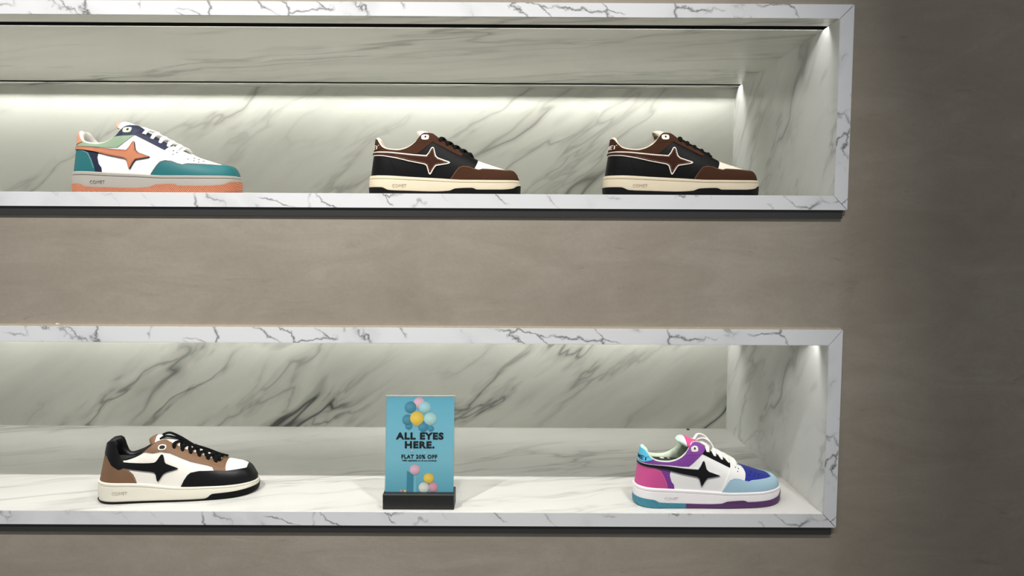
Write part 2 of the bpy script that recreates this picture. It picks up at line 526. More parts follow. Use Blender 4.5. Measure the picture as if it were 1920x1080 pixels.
SC = 0.001
TS, PS = 150.0, 62.0            # scale of the unrolled coordinates

def densify(poly, step=3.0):
    out = []
    n = len(poly)
    for i in range(n):
        a, b = poly[i], poly[(i + 1) % n]
        m = max(1, int(math.hypot(b[0] - a[0], b[1] - a[1]) / step))
        for k in range(m):
            out.append((a[0] + (b[0] - a[0]) * k / m, a[1] + (b[1] - a[1]) * k / m))
    return out

def chaikin(poly, n=1):
    for _ in range(n):
        o = []
        for i in range(len(poly)):
            a, b = poly[i], poly[(i + 1) % len(poly)]
            o.append((a[0] * .75 + b[0] * .25, a[1] * .75 + b[1] * .25))
            o.append((a[0] * .25 + b[0] * .75, a[1] * .25 + b[1] * .75))
        poly = o
    return poly

def inside(p, poly):
    c = False
    x, y = p
    j = len(poly) - 1
    for i in range(len(poly)):
        xi, yi = poly[i]; xj, yj = poly[j]
        if (yi > y) != (yj > y) and x < (xj - xi) * (y - yi) / (yj - yi) + xi: c = not c
        j = i
    return c

def panel_geo(form, poly, off, side, step=4.5, drop=1.0):
    """A thin sheet cut to `poly` (side view, mm) laid on the form at height `off`, with its cut edge."""
    uv = []
    for x, z in densify(poly, 2.5):
        th, ph = form.inv(x, z)
        q = (th * TS, ph * PS)
        if not uv or math.hypot(q[0] - uv[-1][0], q[1] - uv[-1][1]) > .35: uv.append(q)
    if math.hypot(uv[0][0] - uv[-1][0], uv[0][1] - uv[-1][1]) < .35: uv.pop()
    nb = len(uv)
    arr = np.array(uv)
    lo, hi = arr.min(0), arr.max(0)
    pts = [Vector(p) for p in uv]
    seg = np.roll(arr, -1, 0) - arr
    sl2 = (seg ** 2).sum(1) + 1e-9
    for i in range(int((hi[0] - lo[0]) / step) + 1):
        for j in range(int((hi[1] - lo[1]) / step) + 1):
            p = (lo[0] + (i + .5) * step, lo[1] + (j + (.25 if i % 2 else .75)) * step)
            if not inside(p, uv): continue
            dd = np.array(p) - arr
            tt = np.clip((dd * seg).sum(1) / sl2, 0, 1)
            if ((dd - seg * tt[:, None]) ** 2).sum(1).min() > (step * .45) ** 2: pts.append(Vector(p))
    vo, eo, fo, *_ = delaunay_2d_cdt(pts, [(i, (i + 1) % nb) for i in range(nb)], [], 1, 1e-4)
    V = [form.S(side, p[0] / TS, p[1] / PS, off) for p in vo]
    F = []
    cnt = {}
    for f in fo:
        f = tuple(f) if side < 0 else tuple(reversed(f))
        F.append(f)
        for k in range(len(f)):
            a, b = f[k], f[(k + 1) % len(f)]
            cnt[(a, b)] = 1
    be = [(a, b) for (a, b) in cnt if (b, a) not in cnt]
    m = {}
    for a, b in be:
        for q in (a, b):
            if q not in m:
                m[q] = len(V)
                V.append(V[q].copy())
                V.append(form.S(side, vo[q][0] / TS, vo[q][1] / PS, -drop))
        F.append((b, a, m[a], m[b]))
        F[-1] = (m[b], m[a], m[a] + 1, m[b] + 1)
    return V, F

def join_geo(*gs):
    V, F = [], []
    for v, f in gs:
        n = len(V)
        V += v
        F += [tuple(i + n for i in q) for q in f]
    return V, F

def put(name, geo, mat, parent, smooth=True, sharp=50):
    V, F = geo
    return mesh_obj(name, [v * SC for v in V], F, mat, parent, smooth, sharp)

def panel(form, name, poly, off, mat, parent, sides=(-1, 1), step=4.5, merge=True):
    gs = [panel_geo(form, poly, off, s, step) for s in sides]
    if merge: return put(name, join_geo(*gs), mat, parent)
    o = [put(name, g, mat, parent) for g in gs]
    return o[0]

def tube_geo(path, rw, rh, seg=8, closed_ends=True, upv=Vector((0, 0, 1))):
    V, F = [], []
    n = len(path)
    for i, p in enumerate(path):
        t = (path[min(i + 1, n - 1)] - path[max(i - 1, 0)]).normalized()
        s_ = t.cross(upv)
        if s_.length < 1e-4: s_ = Vector((1, 0, 0))
        s_.normalize()
        u_ = s_.cross(t).normalized()
        for k in range(seg):
            a = 2 * math.pi * k / seg
            V.append(p + s_ * (rw * math.cos(a)) + u_ * (rh * math.sin(a)))
    for i in range(n - 1):
        for k in range(seg):
            a, b = i * seg + k, i * seg + (k + 1) % seg
            F.append((a, b, b + seg, a + seg))
    F.append(tuple(range(seg - 1, -1, -1)))
    F.append(tuple(range((n - 1) * seg, n * seg)))
    return V, F

def smooth_path(pts, k=6):
    P = [Vector(p) for p in pts]
    out = []
    for i in range(len(P) - 1):
        p0, p1, p2, p3 = P[max(i - 1, 0)], P[i], P[i + 1], P[min(i + 2, len(P) - 1)]
        for j in range(k):
            t = j / k
            out.append(.5 * (2 * p1 + (p2 - p0) * t + (2 * p0 - 5 * p1 + 4 * p2 - p3) * t * t + (3 * p1 - p0 - 3 * p2 + p3) * t ** 3))
    out.append(P[-1])
    return out

def outline(off, n=96):
    """Plan outline of the sole, counter-clockwise from the heel along the outer side, pushed out by `off`."""
    pts = []
    for side, rng in ((-1, range(0, n)), (1, range(n, 0, -1))):
        for i in rng:
            x = XA + (XB - XA) * (1 - math.cos(math.pi * i / n)) / 2
            y = side * (LAT(x) if side < 0 else MED(x)) * ends(x, XA, XB)
            pts.append((x, y))
    m = len(pts)
    out = []
    for i in range(m):
        a, b = pts[i - 1], pts[(i + 1) % m]
        tx, ty = b[0] - a[0], b[1] - a[1]
        l_ = math.hypot(tx, ty) or 1
        out.append((pts[i][0] + ty / l_ * off, pts[i][1] - tx / l_ * off))
    return out

def rings_geo(rings, cap_top=True, cap_bottom=True):
    V, F = [], []
    m = len(rings[0])
    for r_ in rings: V += [Vector(p) for p in r_]
    for i in range(len(rings) - 1):
        for k in range(m):
            a, b = i * m + k, i * m + (k + 1) % m
            F.append((a, b, b + m, a + m))
    if cap_bottom: F.append(tuple(range(m - 1, -1, -1)))
    if cap_top: F.append(tuple(range((len(rings) - 1) * m, len(rings) * m)))
    return V, F

def spring(x): return max(0.0, (x - 255) / 45) ** 2 * 5 + max(0.0, (18 - x) / 18) ** 2 * 2

def text_geo(body, h_mm, width_mm=None, bold=0.0, spacing=1.0, ext=0.0):
    """Flat lettering, returned as triangles centred on x, base line at 0."""
    cu = bpy.data.curves.new('lettering', 'FONT')
    cu.body = body
    cu.size = 1.0
    cu.offset = bold
    cu.space_character = spacing
    cu.extrude = ext
    cu.resolution_u = 4
    ob = bpy.data.objects.new('lettering_tmp', cu)
    COL.objects.link(ob)
    bpy.context.view_layer.update()
    dg = bpy.context.evaluated_depsgraph_get()
    me = bpy.data.meshes.new_from_object(ob.evaluated_get(dg))
    V = np.array([v.co[:] for v in me.vertices]); F = [tuple(p.vertices) for p in me.polygons]
    bpy.data.objects.remove(ob); bpy.data.curves.remove(cu); bpy.data.meshes.remove(me)
    lo, hi = V.min(0), V.max(0)
    sy = h_mm / (hi[1] - lo[1])
    sx = sy if width_mm is None else width_mm / (hi[0] - lo[0])
    V[:, 0] = (V[:, 0] - (lo[0] + hi[0]) / 2) * sx
    V[:, 1] = (V[:, 1] - lo[1]) * sy
    return V, F

def extrude_map(V, F, fn, off0, off1):
    """Turn flat lettering into a thin raised solid through fn(x, y, off)."""
    n = len(V)
    W = [fn(v[0], v[1], off1) for v in V] + [fn(v[0], v[1], off0) for v in V]
    G = list(F)
    ed = set()
    for f in F:
        for k in range(len(f)): ed.add((f[k], f[(k + 1) % len(f)]))
    for a, b in ed:
        if (b, a) not in ed: G.append((b, a, a + n, b + n))
    return W, G

def dashes(form, path, off, side, ln=1.9, gap=1.7, wd=.75):
    """A row of short raised stitches along a side-view path."""
    V, F = [], []
    pts = []
    for a, b in zip(path[:-1], path[1:]):
        m = max(1, int(math.hypot(b[0] - a[0], b[1] - a[1]) / .4))
        pts += [(a[0] + (b[0] - a[0]) * k / m, a[1] + (b[1] - a[1]) * k / m) for k in range(m)]
    acc = 0.0; last = pts[0]; start = pts[0]; on = True
    for p in pts[1:]:
        acc += math.hypot(p[0] - last[0], p[1] - last[1]); last = p
        if acc >= (ln if on else gap):
            if on:
                dx, dz = p[0] - start[0], p[1] - start[1]
                l_ = math.hypot(dx, dz) or 1
                nx, nz = -dz / l_ * wd / 2, dx / l_ * wd / 2
                n = len(V)
                for q in ((start[0] - nx, start[1] - nz), (p[0] - nx, p[1] - nz), (p[0] + nx, p[1] + nz), (start[0] + nx, start[1] + nz)):
                    th, ph = form.inv(*q)
                    V.append(form.S(side, th, ph, off)); V.append(form.S(side, th, ph, off + .5))
                F += [(n + 1, n + 3, n + 5, n + 7), (n, n + 2, n + 3, n + 1), (n + 2, n + 4, n + 5, n + 3), (n + 4, n + 6, n + 7, n + 5), (n + 6, n, n + 1, n + 7)]
            on = not on; acc = 0.0; start = p
    return V, F

def disc(cx, cz, rx, rz, n=14, power=2.0):
    out = []
    for k in range(n):
        a = 2 * math.pi * k / n
        c, s_ = math.cos(a), math.sin(a)
        out.append((cx + rx * math.copysign(abs(c) ** (2 / power), c), cz + rz * math.copysign(abs(s_) ** (2 / power), s_)))
    return out

# ---- shared side-view outlines for model A
PA = dict(
    toe_box=Al((1300, 340), (1300, 690), (1790, 690), (1790, 500), (1700, 440), (1500, 400)),
    vamp=Al((1010, 690), (1150, 400), (1185, 320), (1290, 340), (1348, 400), (1340, 470), (1308, 545), (1295, 690)),
    overlay=Al((1022, 690), (1040, 650), (1095, 565), (1130, 522), (1180, 506), (1250, 515), (1310, 540), (1360, 552), (1400, 541), (1550, 545), (1690, 552), (1715, 535), (1740, 500), (1900, 500), (1900, 690)),
    collar=Al((60, 345), (150, 330), (225, 292), (240, 260), (300, 280), (400, 290), (480, 280), (560, 245), (625, 190), (640, 195), (700, 222), (820, 222), (760, 275), (655, 362), (560, 362), (350, 345), (150, 336)),
    eyelet=Al((606, 236), (590, 210), (640, 120), (690, 60), (780, 60), (850, 80), (893, 175), (862, 185), (822, 222), (760, 226), (690, 228)),
    eyestay=Al((850, 175), (895, 130), (1195, 300), (1188, 345), (1150, 392), (830, 224), (822, 222)),
    heel_tab=Al((40, 412), (40, 120), (240, 120), (240, 250), (238, 292), (160, 318), (105, 335), (82, 412)),
    counter=Al((40, 380), (150, 362), (250, 378), (330, 412), (372, 490), (405, 575), (415, 680), (40, 680)),
    strip=Al((250, 375), (420, 400), (440, 420), (432, 470), (450, 540), (480, 580), (490, 690), (330, 690)),
)
STAR_O = Al((66, 333), (200, 334), (350, 343), (600, 370), (755, 383), (782, 352), (812, 292), (828, 284), (843, 296), (866, 386), (892, 412), (1018, 458), (1032, 470), (1016, 483), (872, 507), (850, 532), (812, 600), (799, 610), (786, 598), (760, 508), (735, 490), (560, 454), (400, 415), (240, 388), (66, 374))
STAR_I = Al((60, 343), (200, 346), (350, 356), (600, 384), (762, 397), (792, 356), (817, 306), (828, 300), (836, 306), (856, 394), (886, 424), (1000, 466), (1008, 470), (998, 474), (866, 494), (840, 526), (806, 585), (799, 592), (794, 585), (770, 498), (740, 478), (560, 442), (400, 403), (240, 377), (60, 364))

STAR_M = [(a[0] * .6 + b[0] * .4, a[1] * .6 + b[1] * .4) for a, b in zip(STAR_I, STAR_O)]

def sole(form, root, mid_mat, out_mat, text_mat, text_u=445, out2=None, split=0, lab=None):
    o = outline
    # midsole
    prof = [(0.0, -4.0, 0), (0.0, 3.0, 1), (.35, 4.3, 0), (.76, 4.0, 0), (.80, 3.7, 0), (.815, 2.6, 0), (.84, 2.6, 0), (.855, 3.8, 0), (.95, 3.6, 0), (1.0, 1.8, 0), (1.0, -6.0, 0)]
    rings = []
    for fr, off, _ in prof:
        rings.append([(x, y, 2.5 + spring(x) + (form.zmid(x) - 2.5 - spring(x)) * fr) for x, y in o(off)])
    m = put('midsole', rings_geo(rings), mid_mat, root, True, 35)
    # outsole
    rings = []
    for kind, off in ((0, -3.0), (0, 2.2), (1, 4.2), (2, 5.2), (2, 4.8), (2, 1.0)):
        rg = []
        for x, y in o(off):
            s_ = spring(x)
            rg.append((x, y, s_ if kind == 0 else (s_ + 1.6 if kind == 1 else max(s_ + 2.6, form.outz(x)))))
        rings.append(rg)
    V, F = rings_geo(rings, cap_top=False)
    if out2 is None:
        put('outsole', (V, F), out_mat, root, True, 35)
    else:
        def mx(f): return sum(V[i].x for i in f) / len(f)
        F2 = [f for f in F if len(f) == 4 and mx(f) < split]; F1 = [f for f in F if len(f) > 4 or mx(f) >= split]
        for nm, ff, mt in (('outsole', F1, out_mat), ('heel_outsole', F2, out2)):
            used = sorted({i for f in ff for i in f}); ix = {a: b for b, a in enumerate(used)}
            put(nm, ([V[i] for i in used], [tuple(ix[i] for i in f) for f in ff]), mt, root, True, 35)
    # raised lettering on the midsole's outer side; darker tone paints in its relief shade
    tv, tf = text_geo('COMET', 6.2, 28, 0.0, 1.05)
    cx = (text_u - 80) * K
    zc = form.zmid(cx) * .5 - 2.0
    def fn(x, y, off):
        X = cx + x
        e = .5
        y0 = -LAT(X) * ends(X, XA, XB)
        return Vector((X, y0 - 4.25 - off, zc + y))
    put('raised_lettering', extrude_map(tv, tf, fn, -.6, .7), text_mat, m, False)
    return m

def upper_shell(form, root, mat, lining_mat, insole_mat, closed_x, rim_to=130.0, rim=3.6, thick=9.0, ins_z=76.0):
    # outer shell
    V, F = [], []
    NT_, NP = 84, 12
    cols = []
    for side in (-1, 1):
        base = len(V)
        for i in range(NT_ + 1):
            th = math.pi * i / NT_
            x = XA + (XB - XA) * (1 - math.cos(th)) / 2
            pm = math.asin(min(1.0, form.tfrac(x)))
            if x > closed_x: pm = math.pi / 2
            for j in range(NP + 1):
                V.append(form.raw(side, th, pm * j / NP))
        for i in range(NT_):
            for j in range(NP):
                a = base + i * (NP + 1) + j
                q = (a, a + NP + 1, a + NP + 2, a + 1)
                F.append(q if side < 0 else q[::-1])
    put('upper', (V, F), mat, root)
    # padded lining
    V, F = [], []
    sect = []
    thmax = math.acos(1 - 2 * (rim_to - XA) / (XB - XA))
    N = 40
    seq = [(-1, thmax * (1 - i / N)) for i in range(N)] + [(1, thmax * i / N) for i in range(N + 1)]
    for side, th in seq:
        x = XA + (XB - XA) * (1 - math.cos(th)) / 2
        pm = math.asin(min(1, form.tfrac(x)))
        fade = min(1.0, max(.15, (rim_to - x) / 25))
        up_ = Vector((0, 0, 1))
        k = thick * (.45 + .55 * fade) / 9.0
        sect.append([form.S(side, th, pm * .97, .3), form.S(side, th, pm, -.2) + up_ * rim * .55, form.S(side, th, pm, -2.4 * k) + up_ * rim, form.S(side, th, pm, -6 * k) + up_ * rim * .9,
                     form.S(side, th, pm * .97, -9 * k), form.S(side, th, pm * .8, -9.5 * k), form.S(side, th, pm * .55, -8 * k), form.S(side, th, .05, -8 * k)])
    m = len(sect[0])
    for s_ in sect: V += s_
    for i in range(len(sect) - 1):
        for j in range(m - 1):
            a = i * m + j
            F.append((a, a + m, a + m + 1, a + 1))
    put('collar_lining', (V, F), lining_mat, root)
    # insole
    pts = [(x, y) for x, y in outline(-15, 40) if x < 150]
    V = [Vector((x, y, ins_z - .08 * x)) for x, y in pts]; V += [v - Vector((0, 0, 4)) for v in V]
    n = len(pts)
    F = [tuple(range(n)), tuple(range(2 * n - 1, n - 1, -1))] + [(i, i + n, (i + 1) % n + n, (i + 1) % n) for i in range(n)]
    return put('insole', (V, F), insole_mat, root, False)

def tongue(form, root, mat, tip_mat, path, halfw=27, tipn=4):
    P = smooth_path([(x, 0, z) for x, z in path], 4)
    n = len(P)
    def strip(a, b, grow=0.0):
        V, F = [], []
        for i in range(a, b):
            t = (P[min(i + 1, n - 1)] - P[max(i - 1, 0)]).normalized()
            nz = Vector((-t.z, 0, t.x)); nz = nz if nz.z > 0 else -nz
            wtip = halfw * (1.0 if i < n - 3 else (0.97 if i < n - 2 else (.9 if i < n - 1 else .75)))
            for layer in (1, -1):
                for k in range(9):
                    q = -1 + 2 * k / 8
                    bend = -11.0 * abs(q) ** 2.4
                    V.append(P[i] + Vector((0, q * (wtip + grow), 0)) + nz * (bend + layer * (2.8 * (1 - .5 * q * q) + grow)))
        m = 18
        for i in range(b - a - 1):
            for k in range(8):
                p = i * m + k
                F.append((p, p + 1, p + m + 1, p + m))
                p += 9
                F.append((p, p + m, p + m + 1, p + 1))
            for p, q in ((0, 9), (8, 17)):
                F.append((i * m + p, (i + 1) * m + p, (i + 1) * m + q, i * m + q))
        for i in (0, b - a - 1):
            F.append(tuple(i * m + k for k in range(9)) + tuple(i * m + k for k in range(17, 8, -1)))
        return V, F
    t = put('tongue', strip(0, n), mat, root, True, 50)
    put('tongue_tip', strip(n - tipn, n, .7), tip_mat, t, True, 50)
    return t

def laces(form, root, mat, xs, rw=4.2, rh=2.7, lift=6.0, drop=6.0):
    for i, x in enumerate(xs):
        x2 = xs[i + 1] if i + 1 < len(xs) else x + 6
        for side in (-1, 1):
            def pt(xx, y, dz): return (xx, y, form.top(xx) + dz)
            k = 1 if side < 0 else 0.55
            pth = [pt(x - 1, side * 26, -drop), pt(x, side * 22, -.5), pt(x + (x2 - x) * .12, side * 16, lift * .72 * (.9 + .2 * k)), pt(x + (x2 - x) * .4, side * 5, lift * (.8 + .3 * k)),
                   pt(x + (x2 - x) * .7, -side * 8, lift * .75), pt(x + (x2 - x) * .9, -side * 17, lift * .2)]
            P = smooth_path(pth, 4)
            put('lace', tube_geo(P, rw, rh, 8), mat, root, True, 60)

def heel_text(form, parent, mat, zc, hgt, width):
    tv, tf = text_geo('COMET', hgt, width, 0.01)
    # arc length along the heel at this height
    tab = [(0.0, 0.0)]
    ph0 = form.inv(6, zc)[1]
    prev = form.raw(-1, 0, ph0)
    for i in range(1, 120):
        th = i * .008
        x = XA + (XB - XA) * (1 - math.cos(th)) / 2
        z0 = form.z0(x); t = min(max((zc - z0) / (form.T(x) - z0), 0), .99)
        p = form.raw(-1, th, math.asin(t))
        tab.append((tab[-1][0] + (p - prev).length, th)); prev = p
    aa = np.array(tab)
    def fn(s_, y, off):
        th = float(np.interp(abs(s_), aa[:, 0], aa[:, 1]))
        x = XA + (XB - XA) * (1 - math.cos(th)) / 2
        z = zc + y
        z0 = form.z0(x); t = min(max((z - z0) / (form.T(x) - z0), 0), .99)
        return form.S(-1 if s_ >= 0 else 1, th, math.asin(t), off)
    put('heel_lettering', extrude_map(tv, tf, fn, 1.0, 2.4), mat, parent, False)

def sneaker_a(label, c, loc, rz, group=None, stitch=True, holes=False, loops=None, tpath=None, tipn=4):
    f = FORM_A
    t = thing('sneaker', label, 'sneaker', loc, rz, group)
    sole(f, t, c['mid'], c['out'], c['midtext'], 445, c.get('out2'), c.get('split', 0))
    ins = upper_shell(f, t, c['quarter'], c['lining'], c['insole'], A_(1335, 0)[0], rim_to=A_(890, 0)[0], ins_z=c.get('ins_z', 78.0))
    if 'logo' in c:
        lg = []
        for dx, dy, rr in ((58, 12, 4.5), (72, 12, 2.5)):
            pts = disc(dx, dy, rr, rr, 12, 3)
            lg.append(([Vector((x, y, 94.4 - .08 * x)) for x, y in pts], [tuple(range(len(pts)))]))
        put('insole_print', join_geo(*lg), c['logo'], ins, False)
    P = PA
    panel(f, 'toe_box', P['toe_box'], .5, c['toe_box'], t)
    panel(f, 'collar_panel', P['collar'], .9, c['collar'], t)
    if 'strip' in c:
        for s in (-1, 1): panel(f, 'heel_strip', P['strip'], .6, c['strip'], t, (s,))
    ct = panel(f, 'heel_counter', P['counter'], .9, c['counter'], t)
    for s in (-1, 1):
        es = panel(f, 'eyestay', P['eyestay'], 1.0, c['eyestay'], t, (s,))
        ey = panel(f, 'eyelet_panel', P['eyelet'], 1.3, c['eyelet_panel'], t, (s,))
        e2 = panel(f, 'eyelet', disc(*A_(735, 166), 7.4, 5.2, 16, 3.2), 2.2, c['eyelet'], ey, (s,), 3)
        panel(f, 'eyelet_hole', disc(*A_(737, 163), 2.3, 2.1, 10), 2.7, c['dark'], ey, (s,), 3)
    vp = panel(f, 'vamp_panel', P['vamp'], 1.3, c['vamp'], t)
    ov = panel(f, 'toe_overlay', P['overlay'], 1.9, c['overlay'], t)
    ht = panel(f, 'heel_tab', P['heel_tab'], 2.0, c['heel_tab'], t)
    if 'heeltext' in c: heel_text(f, ht, c['heeltext'], A_(0, 305)[1], 8.5, 56)
    for s in (-1, 1):
        so = panel(f, 'star_outline', STAR_O if not holes else STAR_M, 2.2, c['star_edge'], t, (s,), 4)
        st = panel(f, 'star_stripe', STAR_I, 3.0, c['star'], t, (s,), 4)
        if stitch and not c.get('plain_star'):
            sm = c['stitch']
            star_in = Al((200, 352), (350, 363), (600, 392), (768, 405), (798, 362), (826, 312), (850, 398), (882, 432), (985, 469), (862, 488), (834, 522), (801, 575), (778, 492), (742, 470), (560, 432), (400, 390))
            put('stitching', dashes(f, star_in, 3.0, s, 1.5, 1.8, .55), sm, st, False)
    if stitch:
        sm = c['stitch']
        for s in (-1, 1): put('stitching', dashes(f, Al((1048, 655), (1102, 572), (1136, 530), (1182, 514), (1250, 523), (1308, 548), (1360, 560), (1400, 549), (1550, 553), (1690, 560)), 1.9, s, 1.5, 1.6, .6), sm, ov, False)
        for s in (-1, 1): put('stitching', dashes(f, Al((100, 372), (150, 369), (248, 386), (322, 418), (362, 490), (397, 590)), .9, s, 1.5, 1.6, .55), c.get('stitch2', sm), ct, False)
    if holes:
        g = []
        for hu, hv in ((1430, 475), (1480, 492), (1530, 508), (1450, 505), (1500, 522), (1390, 490)):
            g += [panel_geo(f, disc(*A_(hu, hv), 1.1, .9, 8), .9, s, 3) for s in (-1, 1)]
        put('vent_holes', join_geo(*g), c['dark'], t, False)['kind'] = 'stuff'
        g = []
        for hu, hv in ((1225, 400), (1262, 418), (1240, 440)):
            g += [panel_geo(f, disc(*A_(hu, hv), 1.1, 1.0, 8), 1.6, s, 3) for s in (-1, 1)]
        put('lace_holes', join_geo(*g), c['dark'], vp, False)['kind'] = 'stuff'
    tongue(f, t, c['tongue'], c['tongue_tip'], tpath or Al((1300, 425), (1190, 362), (1050, 285), (900, 190), (800, 130), (730, 92), (665, 84), (630, 102)), 27, tipn)
    laces(f, t, c['lace'], [A_(u, 0)[0] for u in (905, 985, 1068, 1150, 1235)])
    for lp in (loops or []):
        put('lace_end', tube_geo(smooth_path(lp, 6), 3.0, 1.5, 8), c['lace'], t, True, 60)
    return t

def dup(root, label, loc, rz):
    r_ = root.copy(); COL.objects.link(r_)
    r_['label'] = label; r_.location = loc; r_.rotation_euler = (0, 0, rz)
    for ch in list(root.children):
        c_ = ch.copy(); COL.objects.link(c_); c_.parent = r_
        for g in ch.children:
            d_ = g.copy(); COL.objects.link(d_); d_.parent = c_
    return r_

DARK = plain('dark_hole', rgb(14, 13, 13), 0.8)
CREAM = leather('cream_leather', rgb(236, 226, 208))
WHITE = leather('white_leather', rgb(238, 237, 234))
BLACKL = plain('black_leather', rgb(9, 9, 10), .5, .25, 1100, .03, .13)
BLACKF = fabric('black_lace', rgb(9, 9, 9))
BLACKR = plain('black_rubber', rgb(12, 12, 12), .6, .15, 1400, .03, .13)
BROWN = suede('brown_suede', rgb(64, 41, 29))
WHITEF = fabric('white_lace', rgb(240, 238, 232))

UZ = NICHES['upper']['ib'] + .0004
LZ = NICHES['lower']['ib'] + .0004

# --- brown and black pair
brown = dict(mid=rubber('cream_rubber', rgb(206, 194, 170)), out=BLACKR, midtext=rubber('cream_rubber_shaded_letter', rgb(170, 158, 136)),
    quarter=BLACKL, lining=fabric('cream_lining', rgb(236, 222, 200)), insole=plain('grey_insole', rgb(90, 84, 78), .9),
    toe_box=CREAM, collar=BROWN, counter=BLACKL, eyestay=BROWN, eyelet_panel=BROWN, eyelet=leather('eyelet_cream', rgb(240, 228, 212)), dark=DARK,
    vamp=BLACKL, overlay=BROWN, heel_tab=BROWN, heeltext=leather('heel_print_white', rgb(230, 222, 212)), star=suede('brown_suede_star', rgb(58, 35, 27)),
    star_edge=leather('star_edge_cream', rgb(238, 226, 214)), stitch=fabric('tan_thread', rgb(170, 140, 110)), stitch2=BLACKF,
    tongue=fabric('cream_tongue', rgb(232, 220, 200)), tongue_tip=CREAM, lace=BLACKF)
b1 = sneaker_a('brown suede and black sneaker in the upper niche, beside the teal one', brown, (0, 0, UZ), 0, 'brown suede sneakers')
b1_pose = (-.295, .135, 0.0)
b2 = dup(b1, 'brown suede and black sneaker at the right end of the upper niche', (0, 0, UZ), 0)
b2_pose = (.170, .120, 0.0)

# --- teal and orange
teal = dict(mid=rubber('grey_rubber', rgb(164, 159, 151)), out=ribbed('orange_rubber', rgb(204, 126, 92)), midtext=rubber('grey_rubber_shaded_letter', rgb(128, 124, 118)),
    quarter=WHITE, lining=fabric('offwhite_lining', rgb(226, 224, 214)), insole=plain('navy_insole', rgb(40, 44, 66), .9),
    toe_box=WHITE, collar=leather('mint_leather', rgb(144, 165, 138)), counter=leather('teal_leather', rgb(36, 106, 110)), strip=leather('navy_leather', rgb(32, 38, 62)),
    eyestay=MATS['navy_leather'] if 'navy_leather' in MATS else None, eyelet_panel=None, eyelet=leather('mint_eyelet', rgb(190, 208, 178)), dark=DARK,
    vamp=WHITE, overlay=MATS.get('teal_leather'), heel_tab=leather('peach_leather', rgb(212, 142, 110)), star=leather('peach_star', rgb(200, 130, 96)),
    star_edge=leather('star_edge_navy', rgb(40, 36, 52)), stitch=fabric('rust_thread', rgb(170, 96, 70)), stitch2=fabric('white_thread', rgb(225, 225, 220)),
    tongue=WHITE, tongue_tip=leather('peach_tip', rgb(240, 168, 140)), lace=WHITEF)
teal['eyestay'] = teal['eyelet_panel'] = teal['strip']
teal['overlay'] = teal['counter']
s1 = sneaker_a('teal, white and peach sneaker with a peach star and orange outsole', teal, (0, 0, UZ), 0, stitch=True, holes=True,
    tpath=Al((1300, 425), (1190, 362), (1050, 285), (900, 190), (800, 130), (700, 88), (640, 66), (590, 76), (560, 106)), tipn=8)

# --- multicolour
multi = dict(mid=rubber('white_rubber', rgb(240, 236, 236)), out=rubber('purple_rubber', rgb(84, 44, 96)), out2=ribbed('blue_rubber', rgb(70, 150, 172)), split=92,
    midtext=rubber('white_rubber_shaded_letter', rgb(214, 210, 210)),
    quarter=WHITE, lining=fabric('mint_lining', rgb(214, 228, 206)), insole=plain('black_insole', rgb(38, 38, 38), .9), logo=plain('insole_print', rgb(220, 220, 216), .8),
    toe_box=leather('royal_leather', rgb(36, 48, 140)), collar=leather('purple_leather', rgb(124, 62, 148)), counter=leather('pink_leather', rgb(206, 84, 146)), strip=None,
    eyestay=BLACKL, eyelet_panel=None, eyelet=leather('eyelet_stone', rgb(222, 216, 206)), dark=DARK,
    vamp=WHITE, overlay=leather('powder_leather', rgb(164, 196, 212)), heel_tab=leather('sky_leather', rgb(96, 196, 232)), heeltext=BLACKL,
    star=leather('black_star', rgb(16, 16, 18), .35), star_edge=leather('star_edge_grey', rgb(190, 186, 196)), stitch=fabric('pale_thread', rgb(190, 206, 214)), stitch2=fabric('rose_thread', rgb(230, 150, 190)),
    tongue=leather('pink_tongue', rgb(228, 84, 150)), tongue_tip=leather('mint_tip', rgb(210, 236, 220)), lace=WHITEF, ins_z=94.0, plain_star=True)
multi['strip'] = multi['eyelet_panel'] = multi['collar']
lp1 = [(125, -4, 132), (136, -14, 138), (147, -18, 130), (150, -16, 117), (146, -10, 112)]
lp2 = [(122, 6, 130), (132, 12, 140), (146, 10, 136), (156, 2, 122), (158, -8, 112)]
s5 = sneaker_a('multicolour sneaker in pink, purple, sky blue and white with a black star', multi, (0, 0, LZ), 0, stitch=True, holes=True, loops=[lp1, lp2],
    tpath=Al((1300, 425), (1190, 362), (1050, 285), (900, 190), (800, 125), (720, 86), (660, 60), (610, 66), (580, 98)), tipn=8)

